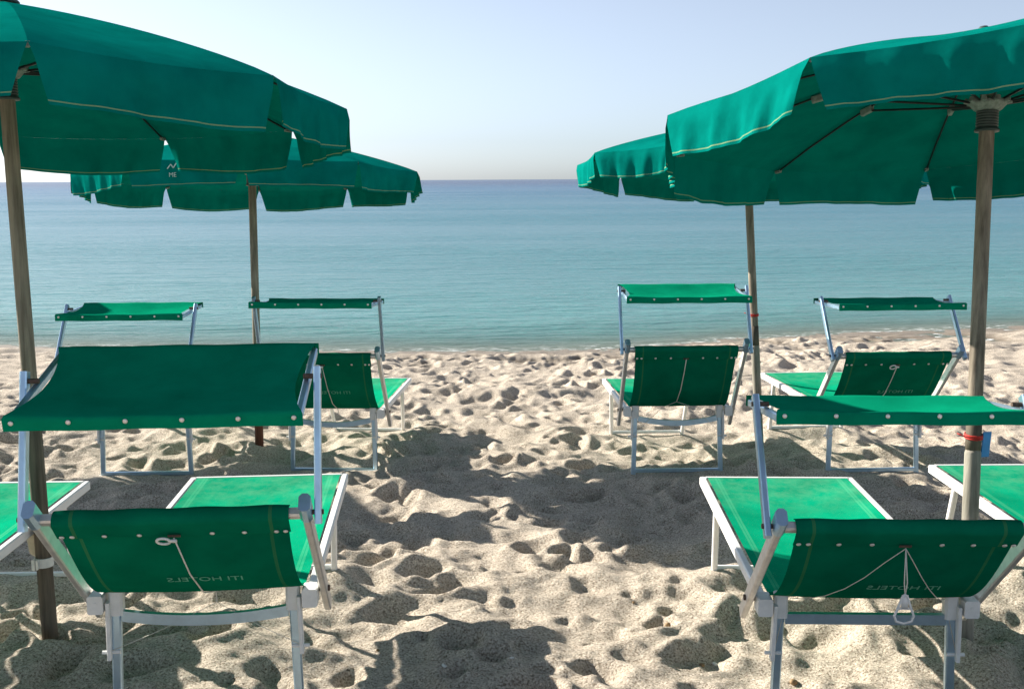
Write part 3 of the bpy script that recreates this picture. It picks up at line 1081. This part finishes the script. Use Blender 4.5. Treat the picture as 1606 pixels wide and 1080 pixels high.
    for i in range(6):
        mb = MB()
        mb.lathe([(0.0062, 0.0), (0.0062, 0.0016), (0.004, 0.003), (0.0015, 0.0032)], 10)
        sn = mb.build('snap', 'snap', sh, True)
        fx = 0.03 + 0.94 * i / 5
        sn.location = near - d * 0.0145 - nrm * 0.012 + Vector(((fx - 0.5) * WS, 0, 0))
        sn.rotation_euler = (-d).to_track_quat('Z', 'Y').to_euler()
    return root


LBL = {
    'FL': ('nearest green lounger on the left, white ring clipped at its backrest top', 'single', 0.02),
    'FR': ('nearest green lounger on the right, white triangular pull handle hanging behind it', 'vee', 0.0),
    'B': ('green lounger by the water just right of the rusty-footed umbrella pole', 'single', 0.03),
    'C': ('green lounger by the water with a Y shaped cord on its back', 'why', 0.03),
    'D': ('rightmost green lounger by the water, ring on its low backrest', 'ring', 0.015),
    'A': ('leftmost green lounger by the water, mostly hidden behind the near sunshade', 'single', 0.02),
    'FLL': ('green lounger cut off by the left edge, dusty seat beside the dark pole', 'single', 0.02),
    'FRR': ('green lounger cut off by the right edge, dusty seat behind the grey pole', 'single', 0.02),
}
for (key, X, Y, yaw, a, b, c, so, z0, tl) in BEDS:
    lab, cord, bow = LBL[key]
    make_lounger(key, X, Y, yaw, a, b, c, so, z0, tl, lab, cord, bow, letters=('ITI HOTELS' if key in ('FL', 'FR', 'B', 'D') else None))

# ------------------------------------------------------------------ things on the poles
def pole_point(base, lean, z):
    ax = Vector((lean[0], lean[1], 1.0)).normalized()
    return Vector((base[0], base[1], ground_plane(base[1]))) + ax * z, ax


def string_tag(base, lean, z, side, label, with_tag=True, tail=True):
    p, ax = pole_point(base, lean, z)
    root = empty('pole_tag' if with_tag else 'red_string', p)
    tag(root, label, 'tag' if with_tag else 'string')
    mb = MB()
    for dz in (0.0, 0.006, 0.011):
        mb.path([ax * dz + Vector((math.cos(t) * 0.030, math.sin(t) * 0.030, 0.003 * math.sin(t))) for t in np.linspace(0, 2 * math.pi, 17)[:-1]], 0.0028, 6, True)
    if tail:
        mb.path([Vector((-0.02, -0.03, 0.004)), Vector((-0.045, -0.045, 0.012)), Vector((-0.075, -0.04, 0.024))], 0.0025, 6)
    mb.build('string', 'red', root, True)
    if with_tag:
        mb = MB()
        mb.bar(Vector((side * 0.042, -0.012, 0.022)), Vector((side * 0.039, -0.008, -0.068)), 0.005, 0.034, (1, 0.3, 0))
        mb.build('tag_plate', 'blue', root)
    return root


string_tag((1.592, 3.626), (0.032, 0.113), 0.745, 1, 'blue plastic tag tied with red string to the near right pole')
string_tag((1.654, 7.074), (-0.051, 0.092), 0.90, 1, 'red string tied round the umbrella pole beside the middle lounger', with_tag=False)
string_tag((-1.679, 3.730), (-0.022, 0.034), 0.86, 1, 'blue plastic tag on the near left pole under the sunshade edge', tail=False)

p, ax = pole_point((-1.679, 3.730), (-0.022, 0.034), 0.30)
root = empty('pole_clamp', p)
tag(root, 'white strap clamp with beige box on the near left pole', 'clamp')
mb = MB()
pts = [Vector((math.cos(t), math.sin(t), 0)) for t in np.linspace(0, 2 * math.pi, 25)]
for i in range(24):
    mb.bar(pts[i] * 0.0305, pts[i + 1] * 0.0305, 0.004, 0.034)
mb.bar((-0.02, -0.045, 0), (-0.02, -0.03, 0), 0.012, 0.04)
mb.bar((-0.008, -0.045, 0), (-0.008, -0.03, 0), 0.006, 0.036)
mb.build('strap', 'plastic', root)
mb = MB()
mb.lathe([(0.040, 0.0), (0.050, 0.01), (0.058, 0.085), (0.062, 0.09), (0.062, 0.098), (0.052, 0.098), (0.046, 0.02)], 16, (-0.035, 0.085, 0.0))
mb.build('box', 'beige', root, True)

# ------------------------------------------------------------------ small things lying on the sand
def pixel_ground(u, v):
    """where the sight line through a photo pixel meets the sand"""
    f = 1702.0
    x, y = u - 803.0, 540.0 - v
    cr, sr = math.cos(R(0.3)), math.sin(R(0.3))
    x, y = x * cr + y * sr, -x * sr + y * cr
    d = Vector((x, f * math.cos(PITCH) + y * math.sin(PITCH), y * math.cos(PITCH) - f * math.sin(PITCH))).normalized()
    t = 1.5
    while t < 30:
        p = Vector((0, 0, CAM_H)) + d * t
        if p.z < sand_z(p.x, p.y):
            return p
        t += 0.004
    return p


def lump(name, mat, size, seed, flat=0.7):
    r = random.Random(seed)
    mb = MB()
    nu, nv = 12, 8
    offs = [(r.uniform(-1, 1), r.uniform(-1, 1), r.uniform(-1, 1)) for _ in range(4)]
    vs_, fs = [], []
    for j in range(nv + 1):
        th = math.pi * j / nv
        for i in range(nu):
            ph_ = 2 * math.pi * i / nu
            p = Vector((math.sin(th) * math.cos(ph_), math.sin(th) * math.sin(ph_), math.cos(th)))
            k = 1 + 0.12 * sum(math.sin(2.5 * p.dot(Vector(o)) + 3 * o[0]) for o in offs)
            vs_.append((p.x * k * size, p.y * k * size * 0.8, p.z * k * size * flat))
    for j in range(nv):
        for i in range(nu):
            fs.append((j * nu + i, (j + 1) * nu + i, (j + 1) * nu + (i + 1) % nu, j * nu + (i + 1) % nu))
    mb.add(vs_, fs)
    return mb.build(name, mat, None, True)


for (u, v, size, mat, name, lab) in [
        (1048, 982, 0.0135, 'pebble', 'pebble', 'brown rounded pebble on sunlit sand between the near loungers'),
        (1101, 1044, 0.0115, 'pebble', 'pebble', 'dark brown pebble with a white shell beside it near the bottom'),
        (1246, 1072, 0.017, 'pebble', 'pebble', 'large brown pebble beside the leg of the near right lounger'),
        (994, 945, 0.006, 'pebble', 'pebble', 'tiny olive pebble left of the brown pebble on sunlit sand'),
        (593, 1020, 0.007, 'pebble', 'pebble', 'small black pebble in the shaded hollow right of the near left lounger'),
        (697, 1045, 0.010, 'shell', 'shell', 'white broken shell in the shaded hollow at the bottom'),
        (1121, 1041, 0.010, 'shell', 'shell', 'thin white shell on sunlit sand next to the dark pebble'),
        (803, 1032, 0.008, 'shell', 'shell', 'small pale shell at the shadow edge near the bottom centre')]:
    p = pixel_ground(u, v)
    o = lump(name, mat, size, int(u), 0.75 if mat == 'pebble' else 0.35)
    o.location = (p.x, p.y, p.z + size * 0.35)
    o.rotation_euler = (random.uniform(-0.3, 0.3), random.uniform(-0.3, 0.3), random.uniform(0, 6))
    tag(o, lab, name)
